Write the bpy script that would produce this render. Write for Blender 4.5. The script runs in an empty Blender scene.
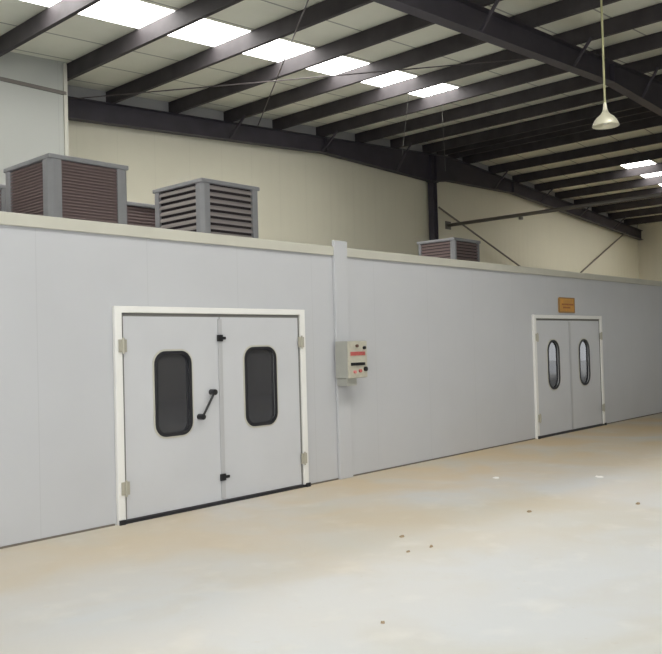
import bpy, bmesh, math, random
from mathutils import Matrix, Vector
random.seed(4)
S = bpy.context.scene
COL = S.collection
PI = math.pi

# ------------------------------------------------------------------ camera
f = 820.5
X = Vector((0.6763, 0.0009, -0.7366)); Y = Vector((-0.7361, -0.0362, -0.6759))
X.normalize(); Z = X.cross(Y).normalized(); Y = Z.cross(X).normalized()
cam = bpy.data.cameras.new('camera'); co = bpy.data.objects.new('camera', cam); COL.objects.link(co)
cam.sensor_fit = 'HORIZONTAL'; cam.sensor_width = 36; cam.lens = f * 36 / 662; cam.clip_end = 200
M3 = Matrix((X, Y, Z))
co.matrix_world = Matrix.Translation((0, 0, 1.6)) @ M3.to_4x4()
S.camera = co

# ------------------------------------------------------------------ materials
def srgb(r, g, b):
    def l(c):
        c /= 255
        return c / 12.92 if c <= .04045 else ((c + .055) / 1.055) ** 2.4
    return (l(r), l(g), l(b), 1)

def mat(name, col, rough=.6, metal=0, var=0.0, vscale=3, bump=0, bscale=20, spec=.5, col2=None):
    m = bpy.data.materials.new(name); m.use_nodes = True
    nt = m.node_tree; N = nt.nodes; L = nt.links; b = N['Principled BSDF']
    b.inputs['Roughness'].default_value = rough; b.inputs['Metallic'].default_value = metal
    b.inputs['Specular IOR Level'].default_value = spec
    b.inputs['Base Color'].default_value = col
    tc = N.new('ShaderNodeTexCoord')
    if var or col2:
        n = N.new('ShaderNodeTexNoise'); n.inputs['Scale'].default_value = vscale; n.inputs['Detail'].default_value = 5
        L.new(tc.outputs['Object'], n.inputs['Vector'])
        mx = N.new('ShaderNodeMix'); mx.data_type = 'RGBA'
        c2 = col2 or tuple([c * (1 - var) for c in col[:3]] + [1])
        mx.inputs[6].default_value = col; mx.inputs[7].default_value = c2
        r = N.new('ShaderNodeMapRange'); r.inputs[1].default_value = .35; r.inputs[2].default_value = .68
        L.new(n.outputs['Fac'], r.inputs[0]); L.new(r.outputs[0], mx.inputs[0]); L.new(mx.outputs[2], b.inputs['Base Color'])
    if bump:
        n2 = N.new('ShaderNodeTexNoise'); n2.inputs['Scale'].default_value = bscale
        L.new(tc.outputs['Object'], n2.inputs['Vector'])
        bp = N.new('ShaderNodeBump'); bp.inputs['Strength'].default_value = bump; bp.inputs['Distance'].default_value = .01
        L.new(n2.outputs['Fac'], bp.inputs['Height']); L.new(bp.outputs[0], b.inputs['Normal'])
    return m

def seam(m, axis, period, offset, width, dark=.75):
    """joint lines of a panelled surface: thin darker lines every period metres along an axis"""
    nt = m.node_tree; N = nt.nodes; L = nt.links; b = N['Principled BSDF']
    tc = N.new('ShaderNodeTexCoord'); sp = N.new('ShaderNodeSeparateXYZ'); L.new(tc.outputs['Object'], sp.inputs[0])
    a = N.new('ShaderNodeMath'); a.operation = 'ADD'; a.inputs[1].default_value = -offset + 100 * period
    L.new(sp.outputs[axis], a.inputs[0])
    d = N.new('ShaderNodeMath'); d.operation = 'MODULO'; d.inputs[1].default_value = period; L.new(a.outputs[0], d.inputs[0])
    c = N.new('ShaderNodeMath'); c.operation = 'LESS_THAN'; c.inputs[1].default_value = width; L.new(d.outputs[0], c.inputs[0])
    mx = N.new('ShaderNodeMix'); mx.data_type = 'RGBA'; mx.blend_type = 'MULTIPLY'
    mx.inputs[7].default_value = (dark, dark, dark, 1)
    src = b.inputs['Base Color']
    if src.is_linked: L.new(src.links[0].from_socket, mx.inputs[6])
    else: mx.inputs[6].default_value = src.default_value
    L.new(c.outputs[0], mx.inputs[0]); L.new(mx.outputs[2], b.inputs['Base Color'])
    return m

def ribs(m, axis, period, strength=.5):
    nt = m.node_tree; N = nt.nodes; L = nt.links; b = N['Principled BSDF']
    tc = N.new('ShaderNodeTexCoord'); w = N.new('ShaderNodeTexWave'); w.wave_type = 'BANDS'; w.bands_direction = axis
    w.inputs['Scale'].default_value = 2 * PI / (20 * period)
    L.new(tc.outputs['Object'], w.inputs['Vector'])
    bp = N.new('ShaderNodeBump'); bp.inputs['Strength'].default_value = strength; bp.inputs['Distance'].default_value = .02
    L.new(w.outputs['Fac'], bp.inputs['Height']); L.new(bp.outputs[0], b.inputs['Normal'])
    return m

M = {}
M['panel'] = seam(mat('booth_panel', srgb(190, 191, 194), .38, var=.04, vscale=1.2, spec=.35), 0, 1.15, .06, .009, .93)
M['frame'] = mat('white_frame', srgb(230, 229, 225), .4, var=.04, vscale=2)
M['leaf'] = mat('door_leaf', srgb(196, 197, 200), .38, var=.04, vscale=2, spec=.35)
M['astragal'] = mat('grey_trim', srgb(176, 176, 178), .45)
M['cap'] = mat('cream_cap', srgb(192, 190, 178), .5, var=.08, vscale=2)
M['gap'] = mat('dark_channel', srgb(112, 104, 94), .8)
M['seal'] = mat('grey_seal', srgb(112, 111, 108), .7)
M['rubber'] = mat('black_rubber', srgb(26, 26, 32), .5)
M['black'] = mat('black_plastic', srgb(24, 24, 28), .35)
M['hinge'] = mat('hinge_metal', srgb(172, 168, 154), .45, .2)
M['backwall'] = ribs(seam(mat('beige_cladding', srgb(219, 215, 195), .6, var=.05, vscale=.6), 0, .9, .2, .02, .96), 'X', .3, .15)
M['endwall'] = ribs(mat('beige_cladding_end', srgb(205, 201, 184), .6, var=.06, vscale=.6), 'Y', .3, .35)
M['partition'] = seam(mat('white_partition', srgb(172, 174, 168), .5, var=.06, vscale=.8), 0, 1.15, .35, .012, .9)
M['roof'] = seam(ribs(mat('roof_sheet', srgb(232, 232, 215), .65, var=.08, vscale=.9), 'Y', .25, .15), 1, 1.0, .72, .035, .45)
M['steel'] = mat('dark_steel', srgb(66, 62, 70), .55, .0, var=.25, vscale=2.5)
M['purlin'] = mat('purlin_steel', srgb(68, 64, 66), .65, .0, var=.3, vscale=3, spec=.25)
M['filler'] = mat('grey_filler', srgb(168, 168, 170), .6)
M['rod'] = mat('bracing_rod', srgb(84, 78, 78), .5, .3)
M['tube'] = mat('tube_steel', srgb(108, 103, 97), .5, .2)
M['cooler'] = mat('cooler_shell', srgb(138, 138, 140), .5, var=.1, vscale=4)
M['pad'] = mat('cooler_pad', srgb(112, 90, 88), .9, col2=srgb(76, 64, 64), vscale=14, bump=.8, bscale=60)
M['slat'] = mat('cooler_slat', srgb(140, 132, 134), .6)
M['slatp'] = mat('cooler_slat_light', srgb(140, 133, 130), .6)
M['slatb'] = mat('cooler_slat_brown', srgb(118, 101, 99), .7)
M['dark'] = mat('dark_inside', srgb(44, 38, 40), .9)
M['boxgrey'] = mat('control_box', srgb(164, 164, 156), .5, var=.06, vscale=8)
M['boxface'] = mat('control_face', srgb(190, 186, 170), .5, var=.15, vscale=20)
M['red'] = mat('red_label', srgb(180, 92, 88), .5)
M['pink'] = mat('pink_button', srgb(214, 130, 128), .5)
M['brown'] = mat('brown_mark', srgb(92, 66, 58), .6)
M['gold'] = mat('gold_sign', srgb(206, 146, 38), .45, col2=srgb(184, 132, 44), vscale=9)
M['signdark'] = mat('sign_marks', srgb(158, 92, 34), .5)
M['signedge'] = mat('sign_edge', srgb(150, 112, 56), .5)
M['shade'] = mat('lamp_shade_metal', srgb(226, 222, 200), .3, .25)
M['cord'] = mat('lamp_rod', srgb(168, 166, 124), .5)
M['scrapw'] = mat('white_scrap', srgb(244, 242, 238), .7)
M['scrapb'] = mat('brown_scrap', srgb(160, 140, 112), .8)
M['wire'] = mat('thin_wire', srgb(92, 92, 86), .5)
M['boothin'] = mat('booth_interior', srgb(110, 110, 112), .7)

# worn concrete floor
fl = bpy.data.materials.new('concrete_floor'); fl.use_nodes = True
nt = fl.node_tree; N = nt.nodes; L = nt.links; b = N['Principled BSDF']
tc = N.new('ShaderNodeTexCoord')
def noise(scale, det=6, vec=None, dist=0):
    n = N.new('ShaderNodeTexNoise'); n.inputs['Scale'].default_value = scale; n.inputs['Detail'].default_value = det
    n.inputs['Distortion'].default_value = dist
    L.new(vec or tc.outputs['Object'], n.inputs['Vector']); return n.outputs['Fac']
def rng(s, a, c):
    r = N.new('ShaderNodeMapRange'); r.inputs[1].default_value = a; r.inputs[2].default_value = c; L.new(s, r.inputs[0]); return r.outputs[0]
def mixc(fac, a, c, k=1.0):
    mx = N.new('ShaderNodeMix'); mx.data_type = 'RGBA'
    mt = N.new('ShaderNodeMath'); mt.operation = 'MULTIPLY'; mt.inputs[1].default_value = k; L.new(fac, mt.inputs[0]); L.new(mt.outputs[0], mx.inputs[0])
    for s, v in ((6, a), (7, c)):
        if isinstance(v, tuple): mx.inputs[s].default_value = v
        else: L.new(v, mx.inputs[s])
    return mx.outputs[2]
base = mixc(rng(noise(.35, 4, dist=.6), .42, .62), srgb(204, 206, 208), srgb(200, 197, 188))
base = mixc(rng(noise(1.3, 6, dist=.4), .5, .72), base, srgb(192, 182, 162), .3)
base = mixc(rng(noise(2.6, 8), .55, .75), base, srgb(226, 225, 222), .4)
base = mixc(rng(noise(14, 3), .68, .78), base, srgb(188, 176, 156), .3)
# dusty ochre drift along the foot of the booth
sp = N.new('ShaderNodeSeparateXYZ'); L.new(tc.outputs['Object'], sp.inputs[0])
yb = rng(sp.outputs[1], 2.6, 5.8)
nn = N.new('ShaderNodeMath'); nn.operation = 'MULTIPLY'; L.new(yb, nn.inputs[0]); L.new(rng(noise(.8, 5, dist=.5), .25, .6), nn.inputs[1])
xm = N.new('ShaderNodeMapRange'); xm.inputs[1].default_value = 2; xm.inputs[2].default_value = 13; xm.inputs[3].default_value = .4
L.new(sp.outputs[0], xm.inputs[0]); n3 = N.new('ShaderNodeMath'); n3.operation = 'MULTIPLY'; L.new(nn.outputs[0], n3.inputs[0]); L.new(xm.outputs[0], n3.inputs[1])
base = mixc(n3.outputs[0], base, srgb(214, 188, 144), .9)
L.new(base, b.inputs['Base Color'])
b.inputs['Roughness'].default_value = .5
b.inputs['Specular IOR Level'].default_value = .35
bp = N.new('ShaderNodeBump'); bp.inputs['Strength'].default_value = .2; bp.inputs['Distance'].default_value = .01
L.new(noise(9, 6), bp.inputs['Height']); L.new(bp.outputs[0], b.inputs['Normal'])
M['floor'] = fl

# daylight coming through translucent roof sheet
sk = bpy.data.materials.new('skylight_sheet'); sk.use_nodes = True
nt2 = sk.node_tree; b2 = nt2.nodes['Principled BSDF']
b2.inputs['Base Color'].default_value = (.9, .9, .88, 1)
b2.inputs['Emission Color'].default_value = (1, .985, .95, 1); b2.inputs['Emission Strength'].default_value = 13
M['sky'] = sk

# tinted door glass
gl = bpy.data.materials.new('tinted_glass'); gl.use_nodes = True
nt3 = gl.node_tree; nt3.nodes.remove(nt3.nodes['Principled BSDF']); out = nt3.nodes['Material Output']
tr = nt3.nodes.new('ShaderNodeBsdfTransparent'); tr.inputs[0].default_value = (.35, .36, .4, 1)
df = nt3.nodes.new('ShaderNodeBsdfDiffuse'); df.inputs[0].default_value = srgb(74, 74, 78)
md_ = nt3.nodes.new('ShaderNodeMixShader'); md_.inputs[0].default_value = .7
gs = nt3.nodes.new('ShaderNodeBsdfGlossy'); gs.inputs['Roughness'].default_value = .03
fr = nt3.nodes.new('ShaderNodeFresnel'); fr.inputs[0].default_value = 1.75
mxs = nt3.nodes.new('ShaderNodeMixShader')
nt3.links.new(fr.outputs[0], mxs.inputs[0]); nt3.links.new(tr.outputs[0], md_.inputs[1]); nt3.links.new(df.outputs[0], md_.inputs[2]); nt3.links.new(md_.outputs[0], mxs.inputs[1]); nt3.links.new(gs.outputs[0], mxs.inputs[2]); nt3.links.new(mxs.outputs[0], out.inputs[0])
M['glass'] = gl

# ------------------------------------------------------------------ helpers
def obj(name, bm, m, parent=None, bevel=0, smooth=False):
    bmesh.ops.recalc_face_normals(bm, faces=bm.faces[:])
    me = bpy.data.meshes.new(name); bm.to_mesh(me); bm.free()
    o = bpy.data.objects.new(name, me); COL.objects.link(o)
    ms = m if isinstance(m, list) else [m]
    for k in ms: me.materials.append(M[k])
    if smooth:
        for p in me.polygons: p.use_smooth = True
    if bevel:
        md = o.modifiers.new('bevel', 'BEVEL'); md.width = bevel; md.segments = 2; md.limit_method = 'ANGLE'
    if parent: o.parent = parent
    return o
def box(bm, x0, x1, y0, y1, z0, z1, mi=0):
    v = [bm.verts.new(p) for p in ((x0,y0,z0),(x1,y0,z0),(x1,y1,z0),(x0,y1,z0),(x0,y0,z1),(x1,y0,z1),(x1,y1,z1),(x0,y1,z1))]
    for q in ((0,3,2,1),(4,5,6,7),(0,1,5,4),(1,2,6,5),(2,3,7,6),(3,0,4,7)):
        bm.faces.new([v[i] for i in q]).material_index = mi
    return bm
def bx(*a): return box(bmesh.new(), *a)
def prism(bm, pts, fn, a, c):
    """extrude the closed outline pts (2-D) between a and c; fn(u, v, t) gives the 3-D point"""
    A = [bm.verts.new(fn(u, v, a)) for u, v in pts]; B = [bm.verts.new(fn(u, v, c)) for u, v in pts]
    bm.faces.new(A); bm.faces.new(B[::-1]); n = len(pts)
    for i in range(n): bm.faces.new((A[i], B[i], B[(i+1) % n], A[(i+1) % n]))
    return bm
def tube(bm, p, q, r, n=10):
    p = Vector(p); q = Vector(q); d = (q - p).normalized()
    u = d.orthogonal().normalized(); w = d.cross(u)
    A = [bm.verts.new(p + r*(math.cos(t)*u + math.sin(t)*w)) for t in [2*PI*i/n for i in range(n)]]
    B = [bm.verts.new(q + r*(math.cos(t)*u + math.sin(t)*w)) for t in [2*PI*i/n for i in range(n)]]
    bm.faces.new(A[::-1]); bm.faces.new(B)
    for i in range(n): bm.faces.new((A[i], A[(i+1) % n], B[(i+1) % n], B[i]))
    return bm
def lathe(bm, prof, c, n=32):
    rings = []
    for r, z in prof:
        rings.append([bm.verts.new((c[0] + r*math.cos(2*PI*i/n), c[1] + r*math.sin(2*PI*i/n), c[2] + z)) for i in range(n)])
    for a, b_ in zip(rings, rings[1:]):
        for i in range(n): bm.faces.new((a[i], a[(i+1) % n], b_[(i+1) % n], b_[i]))
    bm.faces.new(rings[0]); bm.faces.new(rings[-1][::-1])
    return bm
def thing(name, label, cat, loc=(0,0,0), group=None):
    o = bpy.data.objects.new(name, None); COL.objects.link(o); o.location = loc; o.empty_display_size = .2
    o['label'] = label; o['category'] = cat
    if group: o['group'] = group
    return o
def tag(o, label, cat, group=None):
    o['label'] = label; o['category'] = cat
    if group: o['group'] = group
    return o
def struct(o, label=None):
    o['kind'] = 'structure'
    if label: o['label'] = label
    return o
def copy_tree(o, parent=None):
    c = o.copy(); COL.objects.link(c)
    if parent: c.parent = parent
    for ch in [k for k in bpy.data.objects if k.parent == o and k != c]: copy_tree(ch, c)
    return c
def rrect(x0, x1, z0, z1, r, n=8):
    pts = []
    for cx_, cz_, a in ((x1-r, z1-r, 0), (x0+r, z1-r, PI/2), (x0+r, z0+r, PI), (x1-r, z0+r, 1.5*PI)):
        for i in range(n+1):
            t = a + PI/2*i/n; pts.append((cx_ + r*math.cos(t), cz_ + r*math.sin(t)))
    return pts
XZ = lambda u, v, t: (u, t, v)
def ring(bm, outer, inner, y0, y1):
    n = len(outer)
    V = [[bm.verts.new((u, y, v)) for u, v in P] for P in (outer, inner) for y in (y0, y1)]
    o0, o1, i0, i1 = V
    for i in range(n):
        j = (i+1) % n
        bm.faces.new((o0[i], o0[j], i0[j], i0[i])); bm.faces.new((o1[j], o1[i], i1[i], i1[j]))
        bm.faces.new((o0[j], o0[i], o1[i], o1[j])); bm.faces.new((i0[i], i0[j], i1[j], i1[i]))
    return bm
def slab_with_hole(x0, x1, z0, z1, hole, y0, y1):
    """a rectangular slab with one opening: front and back faces bridged between hole and outline"""
    bm = bmesh.new(); cx_ = sum(p[0] for p in hole)/len(hole); cz_ = sum(p[1] for p in hole)/len(hole)
    out_ = []
    for u, v in hole:     # radially project each hole point to the rectangle
        du, dv = u-cx_, v-cz_
        t = min(((x1-cx_)/du if du > 1e-9 else (x0-cx_)/du if du < -1e-9 else 1e9), ((z1-cz_)/dv if dv > 1e-9 else (z0-cz_)/dv if dv < -1e-9 else 1e9))
        out_.append([cx_+du*t, cz_+dv*t])
    for c in ((x0,z0),(x1,z0),(x1,z1),(x0,z1)):   # snap the nearest points to the corners
        k = min(range(len(out_)), key=lambda i: (out_[i][0]-c[0])**2 + (out_[i][1]-c[1])**2); out_[k] = list(c)
    return ring(bm, out_, hole, y0, y1)

# ------------------------------------------------------------------ setting
RX, RH, SL = 20.6, 7.505, .063
roofz = lambda x: RH - SL*(RX-x) if x < RX else RH - .068*(x-RX)
XL, XR, YF, YB = -8., 35.2, -8., 14.12
D = 6.68   # booth front

struct(obj('floor', bx(-30, 60, -30, 16, -.2, 0), 'floor'), 'pale worn concrete floor of the factory hall')

def roofslab(bm, x0, x1, y0, y1, th=.05):
    v = [bm.verts.new((x, y, roofz(x)+dz)) for dz in (0, th) for x, y in ((x0,y0),(x1,y0),(x1,y1),(x0,y1))]
    for q in ((0,1,2,3),(4,7,6,5),(0,4,5,1),(1,5,6,2),(2,6,7,3),(3,7,4,0)): bm.faces.new([v[i] for i in q])
bm = bmesh.new(); SY0, SY1 = 9.83, 10.77; NY0, NY1 = 2.3, 3.3
for a, c, s0, s1 in ((XL, RX, 3.0, 15.25), (RX, XR+.1, 25.3, 33.5)):
    roofslab(bm, a, c, YF, NY0); roofslab(bm, a, c, NY1, SY0); roofslab(bm, a, c, SY1, YB+.1)
    roofslab(bm, a, s0, SY0, SY1); roofslab(bm, s1, c, SY0, SY1)
for s0, s1 in ((0.0, 11),):
    b_ = bmesh.new(); roofslab(b_, s0, s1, NY0, NY1, .02); struct(obj('window_3', b_, 'sky'), 'skylight strip of the nearer roof bay')
roofslab(bm, XL, 0, NY0, NY1); roofslab(bm, 11, RX, NY0, NY1); roofslab(bm, RX, XR+.1, NY0, NY1)
struct(obj('ceiling', bm, 'roof'), 'olive beige underside of the sheet metal roof')
for k, (s0, s1, lb) in enumerate(((3.0, 15.25, 'bright skylight strip across the near roof slope'), (25.3, 33.5, 'small bright skylight strip on the far roof slope'))):
    bm = bmesh.new(); roofslab(bm, s0, s1, SY0, SY1, .02); struct(obj('window_%d' % (k+1), bm, 'sky'), lb)

gable = lambda x0, x1, zb=0: [(x0, zb), (x1, zb), (x1, roofz(x1))] + ([(RX, roofz(RX))] if x0 < RX < x1 else []) + [(x0, roofz(x0))]
struct(obj('wall_back', prism(bmesh.new(), gable(7.3, XR), XZ, YB, YB+.1), 'backwall'), 'tall beige clad gable wall behind the booth')
struct(obj('wall_right', bx(XR, XR+.1, -2, YB+.1, 0, roofz(XR)), 'endwall'), 'beige clad far end wall')
struct(obj('wall_right', bx(XR, XR+.1, YF, -2, 3.2, roofz(XR)), 'endwall'), 'beige wall above the far loading opening')
# white partition wall at the left, in front of the gable wall, with its return
PY = 12.9; PX = 7.4
struct(obj('wall_left', prism(bmesh.new(), gable(XL, PX), XZ, PY, PY+.1), 'partition'), 'white panel partition at upper left, reaching the roof')
struct(obj('wall_left', bx(PX-.1, PX, PY+.1, YB, 0, roofz(PX)-.02), 'partition'), 'return of the white partition')
struct(obj('trim_1', bx(XL, PX-.002, PY-.03, PY, 6.09, 6.15), 'tube'), 'dark horizontal trim high on the white partition')
struct(obj('trim_2', bx(PX-.05, PX+.02, PY-.025, PY+.05, 0, roofz(PX)-.03), 'cap'), 'cream corner strip of the white partition')
fb = [(PX+.03, roofz(PX)-.285), (XR-.01, roofz(XR)-.285), (XR-.01, roofz(XR)-.003), (RX, roofz(RX)-.003), (PX+.03, roofz(PX)-.003)]
fb.insert(1, (RX, roofz(RX)-.285))
struct(obj('trim_6', prism(bmesh.new(), fb, XZ, YB-.03, YB-.001), 'filler'), 'grey closure strip between gable rafter and roof sheet')
# front wall of the hall, behind the camera, with a wide doorway for daylight
bm = prism(bmesh.new(), gable(7, XR), XZ, YF-.1, YF)
struct(obj('wall_front', bm, 'backwall'))
bm = prism(bmesh.new(), [(XL, 5.0), (7, 5.0), (7, roofz(7)), (XL, roofz(XL))], XZ, YF-.1, YF)
struct(obj('wall_front', bm, 'backwall'))

b_ = bmesh.new(); box(b_, XL-.1, XL, 6, PY+.1, 0, roofz(XL)); box(b_, XL-.1, XL, YF, 6, 4.6, roofz(XL))
struct(obj('wall_left', b_, 'endwall'), 'end wall with the near doorway')
# ------------------------------------------------------------------ booth
BX0, BX1, BH, BT = -3.0, 19.4, 2.78, .08
d1 = (4.33, 6.72); d2 = (12.22, 14.66); DZ = 1.97
bm = bmesh.new()
for a, c, z0 in ((BX0, d1[0], 0), (d1[0], d1[1], DZ), (d1[1], d2[0], 0), (d2[0], d2[1], DZ), (d2[1], BX1, 0)):
    box(bm, a, c, D, D+BT, z0, BH)
struct(obj('wall_booth', bm, 'panel'), 'long white insulated panel front wall of the booth')
bm = bmesh.new(); box(bm, BX0, BX1, D+BT, 12.2, BH-.08, BH-.005)
struct(obj('ceiling_booth', bm, 'panel'), 'flat panel roof of the booth')
bm = bmesh.new(); box(bm, BX0, BX1, 12.12, 12.2, 0, BH-.081); box(bm, BX0, BX0+.08, D+BT, 12.12, 0, BH-.081); box(bm, BX1-.08, BX1, D+BT, 12.12, 0, BH-.081)
struct(obj('wall_booth_back', bm, 'boothin'), 'rear and end panels of the booth')
# cream capping channel along the top edge
bm = bmesh.new()
pf = [(D-.03, 2.7), (D-.004, 2.7), (D-.004, BH+.002), (D+BT+.05, BH+.002), (D+BT+.05, BH+.03), (D-.03, BH+.03)]
YZ = lambda u, v, t: (t, u, v)
prism(bm, pf, YZ, BX0, BX1)
struct(obj('trim_4', bm, 'cap', bevel=.006), 'cream capping channel along the top of the booth wall')
struct(obj('trim_5', bx(7.33, 7.57, D-.04, D-.002, 0.0, 2.885), 'panel', None, .006), 'flat white joint cover strip rising above the booth wall')
bm = bmesh.new()
for a, c in ((BX0, d1[0]-.09), (d1[1]+.09, 7.33), (7.57, d2[0]-.09), (d2[1]+.09, BX1)): box(bm, a, c, D-.012, D-.001, 0, .016)
struct(obj('baseboard_booth', bm, 'gap'), 'thin dark floor channel along the foot of the booth')

def double_door(name, x0, x1, split, wins, r, label, handle):
    """frame outline x0..x1; two leaves meeting at split"""
    root = bpy.data.objects.new(name, None); COL.objects.link(root); root.location = (0, 0, 0); root['kind'] = 'structure'; root['label'] = label
    fw = .078; T = 2.035
    bm = prism(bmesh.new(), [(x0, 0), (x0+fw, 0), (x0+fw, T-fw+.015), (x1-fw, T-fw+.015), (x1-fw, 0), (x1, 0), (x1, T), (x0, T)], XZ, D-.045, D-.001)
    obj('door_frame', bm, 'frame', root, .006)
    l0, l1 = x0+fw+.026, x1-fw-.026; top = T-fw-.018
    bm = bmesh.new()
    box(bm, x0+fw+.001, x1-fw-.001, D-.0225, D+.015, top+.001, T-fw+.014); box(bm, x0+fw+.001, l0-.001, D-.0225, D+.015, .03, top+.0005); box(bm, l1+.001, x1-fw-.001, D-.0225, D+.015, .03, top+.0005)
    obj('gap_seal', bm, 'seal', root)
    for k, (a, c) in enumerate(((l0, split-.006), (split+.006, l1))):
        w = wins[k]; hole = rrect(w[0]+.02, w[1]-.02, w[2]+.02, w[3]-.02, r-.02)
        lf = obj('door_leaf', slab_with_hole(a, c, .035, top, hole, D-.022, D+.028), 'leaf', root)
        o_ = rrect(w[0]-.018, w[1]+.018, w[2]-.018, w[3]+.018, r+.018)
        obj('window_trim', ring(bmesh.new(), o_, rrect(*w, r), D-.028, D-.0225), 'cap', lf)
        obj('window_gasket', ring(bmesh.new(), rrect(*w, r), rrect(w[0]+.035, w[1]-.035, w[2]+.035, w[3]-.035, r-.035), D-.036, D-.0225), 'rubber', lf, .003)
        obj('window_pane', prism(bmesh.new(), rrect(w[0]+.022, w[1]-.022, w[2]+.022, w[3]-.022, r-.022), XZ, D-.006, D+.0), 'glass', lf)
        if k == 0:
            obj('astragal', bx(split-.028, split+.026, D-.034, D-.0225, .05, top-.02), 'astragal', lf, .003)
            if handle:
                bm = bmesh.new(); p, q = Vector((5.395, D-.085, 1.165)), Vector((5.235, D-.085, .925))
                tube(bm, p, q, .0125, 12)
                for e in (p, q): tube(bm, e+Vector((0,-.016,0)), (e.x, D-.023, e.z), .03, 16)
                obj('handle', bm, 'black', lf, .003, smooth=False)
    for xx, s in ((x0+fw, 1), (x1-fw, -1)):
        for zz in (.33, 1.66):
            bm = bmesh.new(); box(bm, xx-.045, xx+.04, D-.06, D-.0455, zz-.06, zz+.06); tube(bm, (xx, D-.063, zz-.075), (xx, D-.063, zz+.075), .011)
            obj('hinge', bm, 'hinge', root, .002)
    for zz, dx in ((.275, .055), (1.72, .045)):
        if handle:
            bm = bmesh.new(); box(bm, split-.05, split+.02, D-.055, D-.0345, zz-.035, zz+.035); box(bm, split+.02, split+.02+dx, D-.05, D-.03, zz-.016, zz+.014)
            obj('latch', bm, 'black', root, .004)
    bm = bmesh.new(); box(bm, x0+.02, x1-.02, D-.05, D+.03, 0, .03)
    for xx in (x0+.03, x1-.03): box(bm, xx-.03, xx+.03, D-.07, D-.0505, 0, .045)
    obj('threshold_seal', bm, 'rubber', root)
    return root
double_door('door_1', 4.26, 6.79, 5.53, ((4.70, 5.15, .76, 1.60), (5.86, 6.33, .76, 1.62)), .13, 'near white double door with black rounded windows and diagonal black handle', True)
double_door('door_2', 12.15, 14.73, 13.44, ((12.61, 13.03, .77, 1.61), (13.77, 14.19, .78, 1.61)), .195, 'far white double door with narrow oval windows under the gold plaque', False)

# plaque over the far door
t = thing('plaque', 'small gold brown plaque on the booth wall above the far double door', 'sign', (13.37, D, 2.08))
def local(o, t):   # keep world place while parented
    o.location = tuple(-c for c in t.location); o.parent = t; return o
local(obj('board', bx(13.10, 13.66, D-.02, D-.001, 2.09, 2.33), 'gold', None, .003), t)
local(obj('border', ring(bmesh.new(), [(13.085, 2.075), (13.675, 2.075), (13.675, 2.345), (13.085, 2.345)], [(13.115, 2.098), (13.655, 2.098), (13.655, 2.325), (13.115, 2.325)], D-.026, D-.0205), 'signedge'), t)
bm = bmesh.new()
for z, a, c in ((2.225, 13.2, 13.6), (2.17, 13.24, 13.5)):
    xx = a
    while xx < c:
        w = random.uniform(.03, .06); box(bm, xx, xx+w, D-.023, D-.0205, z-.016, z+.014); xx += w+.014
local(obj('marks', bm, 'signdark'), t)

# control box
t = thing('control_box', 'grey electric control box with red and black rows, beside the near double door', 'control box', (7.52, D-.045, 1.15))
K = lambda n, b_, m, bv=0: local(obj(n, b_, m, None, bv), t)
BY = D-.046; FY = BY-.21; a0, a1, z0, z1 = 7.29, 7.64, 1.215, 1.66
K('enclosure', bx(a0, a1, FY+.02, BY, z0, z1), 'boxgrey', .008)
K('box_door', bx(a0+.004, a1-.004, FY, FY+.019, z0+.004, z1-.004), 'boxface', .006)
K('cable_gland_box', bx(a0+.02, a0+.2, FY+.05, BY, z0-.09, z0-.001), 'boxgrey', .006)
bm = bmesh.new()
for i in range(7): box(bm, a0+.04+i*.038, a0+.07+i*.038, FY-.012, FY-.0005, 1.485, 1.53)
K('red_label_row', bm, 'red')['label'] = 'row of red labels'
bm = bmesh.new()
for i in range(6): box(bm, a0+.04+i*.042, a0+.078+i*.042, FY-.02, FY-.0005, 1.365, 1.40)
K('switch_row', bm, 'black', .003)['label'] = 'row of black switches'
for xx, zz, m_, rr in ((a0+.15, 1.6, 'brown', .018), (a0+.285, 1.575, 'black', .02), (a0+.2, 1.30, 'red', .02), (a0+.1, 1.29, 'pink', .018), (a0+.30, 1.32, 'black', .028)):
    K('button', tube(bmesh.new(), (xx, FY-.025, zz), (xx, FY-.0005, zz), rr, 16), m_)

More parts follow.
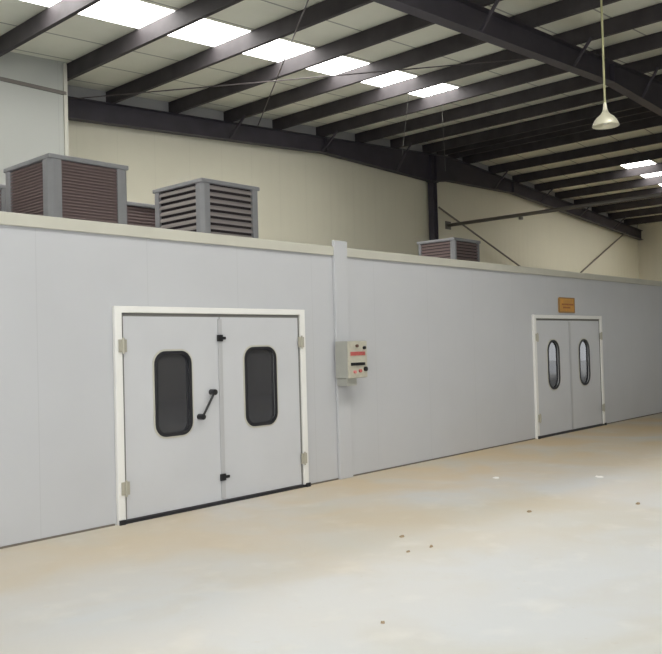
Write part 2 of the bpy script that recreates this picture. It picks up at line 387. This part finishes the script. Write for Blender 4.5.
# ------------------------------------------------------------------ evaporative coolers
def cooler(name, label, x, y, h, w=1.12, d=1.17, pitch=.062, slatm='slat', padm='pad', post=.16):
    t = thing(name, label, 'air cooler', (x, y, BH), 'evaporative coolers on the booth roof')
    z0 = BH + .0; zb = .26; body = h - zb
    P_ = lambda n, b_, m, bv=0: obj(n, b_, m, t, bv)
    for sx in (0.05, w-.05):
        for sy in (0.05, d-.05):
            P_('leg', bx(sx-.03, sx+.03, sy-.03, sy+.03, 0, zb-.001), 'cooler')
    P_('base_pan', bx(0, w, 0, d, zb, zb+.11), 'cooler', .01)
    P_('top_cover', bx(-.004, w+.004, -.004, d+.004, h-.06, h), 'cooler', .012)
    pz0, pz1 = zb+.111, h-.061
    for cx_, cy_, sx, sy in ((0,0,1,1), (w,0,-1,1), (0,d,1,-1), (w,d,-1,-1)):   # broad chamfered corner posts
        pts = [(cx_+sx*.03, cy_), (cx_+sx*post, cy_), (cx_+sx*post, cy_+sy*.03), (cx_+sx*.03, cy_+sy*post), (cx_, cy_+sy*post), (cx_, cy_+sy*.03)]
        pts = [(cx_+sx*.05, cy_), (cx_+sx*post, cy_), (cx_+sx*post, cy_+sy*.05), (cx_+sx*.05, cy_+sy*post), (cx_, cy_+sy*post), (cx_, cy_+sy*.05)]
        P_('corner_post', prism(bmesh.new(), pts, lambda u, v, tt: (u, v, tt), pz0, pz1), 'cooler', .008)
    e = post+.001
    for n_, (bx0, bx1, by0, by1) in enumerate(((e, w-e, .045, .075), (e, w-e, d-.075, d-.045), (.045, .075, e, d-e), (w-.075, w-.045, e, d-e))):
        pd = obj('cooling_pad', bx(bx0, bx1, by0, by1, pz0, pz1), padm, t)
        bm = bmesh.new(); k = int((pz1-pz0)/pitch)
        for i in range(k):
            zc = pz0 + (i+.5)*(pz1-pz0)/k; th = pitch*.16
            if n_ < 2:
                yo = .012 if n_ == 0 else d-.012; yi = .044 if n_ == 0 else d-.044
                prism(bm, [(yo, zc-.02-th), (yo, zc-.02+th), (yi, zc+.015+th), (yi, zc+.015-th)], YZ, bx0, bx1)
            else:
                xo = .012 if n_ == 2 else w-.012; xi = .044 if n_ == 2 else w-.044
                prism(bm, [(xo, zc-.02-th), (xo, zc-.02+th), (xi, zc+.015+th), (xi, zc+.015-th)], lambda u, v, tt: (u, tt, v), by0, by1)
        obj('louvre', bm, slatm, pd)
    return t
YC = 9.3
c1 = cooler('evaporative_cooler', 'large cooler with red brown pads on the booth roof, left of the near double door', 5.09, YC, 1.30, 1.14, 1.2, .038, 'slatb', 'pad', .17)
c2 = cooler('evaporative_cooler', 'cooler with wide pale louvres on the booth roof above the near double door', 7.46, YC, 1.31, 1.13, 1.2, .095, 'slatp', 'dark', .15)
c3 = cooler('evaporative_cooler', 'low far cooler on the booth roof beside the dark steel column', 14.2, 9.52, 1.01, 1.02, .95, .06, 'slatb', 'dark', .1)
c4 = cooler('evaporative_cooler', 'low brown cooler glimpsed between the two large coolers', 7.0, 11.0, 1.19, 1.1, 1.0, .05, 'slatb', 'pad', .1)
c5 = cooler('evaporative_cooler', 'low dark cooler at the left photo edge behind the large one', 4.3, 11.0, 1.2, 1.1, 1.0, .05, 'slatb', 'dark', .1)

# ------------------------------------------------------------------ steelwork
PD = .27
ords = ['first', 'second', 'third', 'fourth', 'fifth', 'sixth', 'seventh', 'eighth', 'ninth', 'tenth', 'eleventh', 'twelfth']
def purlin(x, label, y1=YB-.032, y0=YF+.002, s=1):
    zt = roofz(x) - .012; w = .07; t = .012
    pts = [(0, 0), (w, 0), (w, -.02), (w-t, -.02), (w-t, -t), (t, -t), (t, -PD+t), (w-t, -PD+t), (w-t, -PD+.02), (w, -PD+.02), (w, -PD), (0, -PD)]
    pts = [(x + s*u, zt + v) for u, v in pts]
    tag(obj('roof_purlin', prism(bmesh.new(), pts, XZ, y0, y1), 'purlin'), label, 'purlin', 'roof purlins')
xs = [8.95 + 1.51*k for k in range(-2, 8)]
n_l = len(xs)
for i, x in enumerate(xs):
    purlin(x, 'dark steel roof purlin on the near slope, %s from the upper left corner' % ords[i], (PY-.002) if x < PX+.0 else YB-.032)
purlin(20.24, 'dark steel ridge purlin on the near side of the ridge', s=1)
purlin(20.84, 'dark steel ridge purlin on the far side of the ridge', s=1)
xr = [21.62 + 1.51*k for k in range(9)]
for i, x in enumerate(xr):
    purlin(x, 'dark steel roof purlin on the far slope, %s down from the ridge' % ords[i])

def rafter(yc, x0, label, x1=XR-.02):
    """tapered I-beam following the roof, deepened at the ridge column"""
    t = thing('roof_rafter', label, 'beam', (RX, yc, 6.3))
    top = lambda x: roofz(x) - .012 - PD - .006
    def bot(x):
        dd = abs(x-19.75); dep = .40 if dd > 4.6 else .40 + .41*(1-dd/4.6)
        return top(x) - dep
    st = [x0, 15.15, 19.6, 19.9, RX, 24.35, x1]
    web = [(x, top(x)-.014) for x in st] + [(x, bot(x)+.016) for x in reversed(st)]
    local(obj('web', prism(bmesh.new(), web, XZ, yc-.006, yc+.006), 'steel'), t)
    fl_ = [(x, bot(x)) for x in st] + [(x, bot(x)+.014) for x in reversed(st)]
    local(obj('bottom_flange', prism(bmesh.new(), fl_, XZ, yc-.1, yc+.1), 'steel'), t)
    fl_ = [(x, top(x)-.012) for x in st] + [(x, top(x)) for x in reversed(st)]
    local(obj('top_flange', prism(bmesh.new(), fl_, XZ, yc-.1, yc+.1), 'steel'), t)
    for xs_ in (15.15, 19.64, 19.9, 24.35):
        local(obj('stiffener', bx(xs_-.008, xs_+.008, yc-.09, yc-.0065, bot(xs_)+.03, top(xs_)-.03), 'steel'), t)
    return bot
botB = rafter(13.95, PX+.03, 'dark steel rafter along the top of the beige gable wall')
botF = rafter(6.5, 3.0, 'large dark steel rafter crossing the upper right of the photo')

t = thing('steel_column', 'dark steel column standing against the beige gable wall', 'column', (19.78, 13.95, 0))
zc = botB(19.78)-.006
local(obj('web', bx(19.7, 19.86, 13.944, 13.956, 0.02, zc-.015), 'steel'), t)
for a in (19.68, 19.86): local(obj('flange', bx(a-.012 if a < 19.7 else a+.0005, a+.0195 if a < 19.7 else a+.02, 13.86, 14.04, 0.02, zc-.015), 'steel'), t)
local(obj('cap_plate', bx(19.6, 19.96, 13.85, 14.05, zc-.0145, zc-.001), 'steel'), t)
local(obj('base_plate', bx(19.58, 19.98, 13.8, 14.1, 0, .0195), 'steel'), t)

# fly braces between rafters and purlins
def fly(x, yc, dy, bot, label):
    zb = bot(x)+.02; zt = roofz(x)-.012-PD+.03
    bm = bmesh.new(); u = .03
    p = Vector((x-.035, yc+math.copysign(.1, dy), zb)); q = Vector((x-.012, yc+dy, zt))
    tube(bm, p, q, u, 4)
    tag(obj('fly_brace', bm, 'steel'), label, 'brace', 'fly braces')
for i, k in enumerate((3, 5, 7)):
    fly(xs[k], 6.5, -.42, botF, 'short diagonal strut on the large crossing rafter, %s from the left' % ords[i])
for i, k in enumerate((4, 6, 8)):
    fly(xs[k], 13.95, -.6, botB, 'short diagonal strut under the gable rafter, %s from the left' % ords[i])
for i, k in enumerate((1, 3, 5, 7)):
    fly(xr[k], 13.95, -.6, botB, 'short strut under the gable rafter on the far slope, %s from the column' % ords[i])

# roof bracing rods, wall braces, tie tube
def rod(name, p, q, r, m, label, cat, g=None): return tag(obj(name, tube(bmesh.new(), p, q, r, 8), m), label, cat, g)
rz = lambda x: roofz(x)-.012-PD-.03
rod('bracing_rod', (7.3, 6.62, rz(7.3)-.02), (12.75, 13.83, rz(12.75)-.02), .011, 'rod', 'thin roof bracing rod rising toward the photo top, crossing the skylight strip', 'rod')
rod('bracing_rod', (13.7, 6.62, rz(13.7)-.06), (7.9, 13.83, rz(7.9)-.06), .011, 'rod', 'thin roof bracing rod crossing the other one near the skylight strip', 'rod')
rod('wall_brace', (20.0, 13.9, 5.62), (27.2, 13.9, 3.29), .028, 'tube', 'thin diagonal brace descending to the right from the dark column', 'brace')
rod('wall_brace', (27.4, 13.9, 3.36), (33.4, 13.9, 6.0), .028, 'tube', 'thin diagonal brace rising to the right toward the far corner', 'brace')
t = thing('tie_tube', 'long horizontal steel tube running out from the gable wall beside the column', 'tube', (20.76, 14, 5.18))
local(obj('tube', tube(bmesh.new(), (20.76, 6.2, 5.18), (20.76, YB-.02, 5.18), .052, 14), 'tube', None, 0, True), t)
local(obj('end_plate', bx(20.62, 20.9, YB-.019, YB-.001, 5.06, 5.30), 'tube'), t)
local(obj('clamp', bx(20.7, 20.82, 11.6, 11.68, 5.05, 5.126), 'tube'), t)
local(obj('hanger', tube(bmesh.new(), (20.76, 6.5, 5.233), (20.76, 6.5, botF(20.76)-.001), .01), 'tube'), t)
rod('hanging_wire', (13.515, 10.05, roofz(13.5)-.285), (13.32, 10.12, roofz(13.5)-1.6), .0035, 'wire', 'left of two thin wires dangling beside the last skylight pane', 'wire', 'dangling wires')
rod('hanging_wire', (15.025, 10.28, roofz(15)-.285), (15.06, 10.26, roofz(15)-1.75), .0035, 'wire', 'right of two thin wires dangling beside the last skylight pane', 'wire', 'dangling wires')

# pendant lamp
lx, ly, lz = 11.27, 4.92, 4.635
t = thing('pendant_lamp', 'pale metal pendant lamp hanging on a long rod from the roof', 'lamp', (lx, ly, lz))
obj('rod', tube(bmesh.new(), (0, 0, .32), (0, 0, roofz(lx)-lz-.002), .015, 10), 'cord', t)
obj('socket', lathe(bmesh.new(), [(.017, .335), (.022, .325), (.03, .25), (.045, .2)], (0, 0, 0), 24), 'shade', t, 0, True)
obj('lamp_shade', lathe(bmesh.new(), [(.045, .20), (.07, .165), (.12, .125), (.158, .075), (.18, .025), (.188, 0), (.181, -.004), (.172, .02), (.148, .07), (.11, .115), (.06, .155), (.02, .18)], (0, 0, 0), 40), 'shade', t, 0, True)
obj('bulb', lathe(bmesh.new(), [(.02, .175), (.04, .12), (.045, .07), (.025, .03), (.005, .02)], (0, 0, 0), 16), 'frame', t, 0, True)

# small scraps lying on the floor
def scrap(x, y, r, m, label):
    bm = bmesh.new(); n = 7; hh = .012
    pts = [(x + r*random.uniform(.6, 1.1)*math.cos(2*PI*i/n), y + r*random.uniform(.5, 1)*math.sin(2*PI*i/n)) for i in range(n)]
    A = [bm.verts.new((u, v, 0.0)) for u, v in pts]; B = [bm.verts.new((x+(u-x)*.7, y+(v-y)*.7, hh*random.uniform(.5, 1.3))) for u, v in pts]
    bm.faces.new(A[::-1]); bm.faces.new(B)
    for i in range(n): bm.faces.new((A[i], A[(i+1) % n], B[(i+1) % n], B[i]))
    tag(obj('floor_scrap', bm, m), label, 'scrap', 'scraps on the floor')
R3 = M3
def onfloor(px, py):
    d = R3 @ Vector(((px-331)/f, -(py-327)/f, -1)); k = -1.6/d.z
    return d.x*k, d.y*k
for (px, py, r, m, lb) in ((496, 478, .05, 'scrapw', 'white scrap on the floor between the two doors'),
        (402, 537, .03, 'scrapb', 'brown scrap on the floor in front of the control box'),
        (408, 552, .022, 'scrapb', 'small brown scrap just nearer than the one before the control box'),
        (383, 623, .016, 'scrapb', 'tiny dark scrap nearest the camera on the floor'),
        (600, 477, .06, 'scrapw', 'white scrap on the floor before the far double door'),
        (638, 504, .035, 'scrapb', 'brown scrap on the floor at the far right'),
        (529, 512, .03, 'scrapb', 'brown scrap in the middle of the right floor'),
        (431, 547, .02, 'scrapb', 'brown scrap right of the pair before the control box')):
    x, y = onfloor(px, py); scrap(x, y, r, m, lb)

# ------------------------------------------------------------------ light: overcast sky through the hall's big doorways
w = bpy.data.worlds.new('sky'); S.world = w; w.use_nodes = True
bg = w.node_tree.nodes['Background']; bg.inputs[0].default_value = (.93, .96, 1, 1); bg.inputs[1].default_value = 3.2
def portal(loc, rot, sx, sy):
    l = bpy.data.lights.new('daylight_opening', 'AREA'); l.shape = 'RECTANGLE'; l.size = sx; l.size_y = sy
    l.cycles.is_portal = True
    o = bpy.data.objects.new('daylight_opening', l); COL.objects.link(o); o.location = loc; o.rotation_euler = rot
portal(((XL+7)/2, YF-.05, 2.5), (PI/2, 0, 0), 7-XL, 5)
portal((XL, (YF+6)/2, 2.3), (PI/2, 0, -PI/2), 6-YF, 4.6)
portal((XR, (YF-2)/2, 1.6), (PI/2, 0, PI/2), -2-YF, 3.2)

vs = S.view_settings; vs.view_transform = 'Standard'; vs.look = 'None'; vs.gamma = 1; vs.use_curve_mapping = False; vs.exposure = -.12
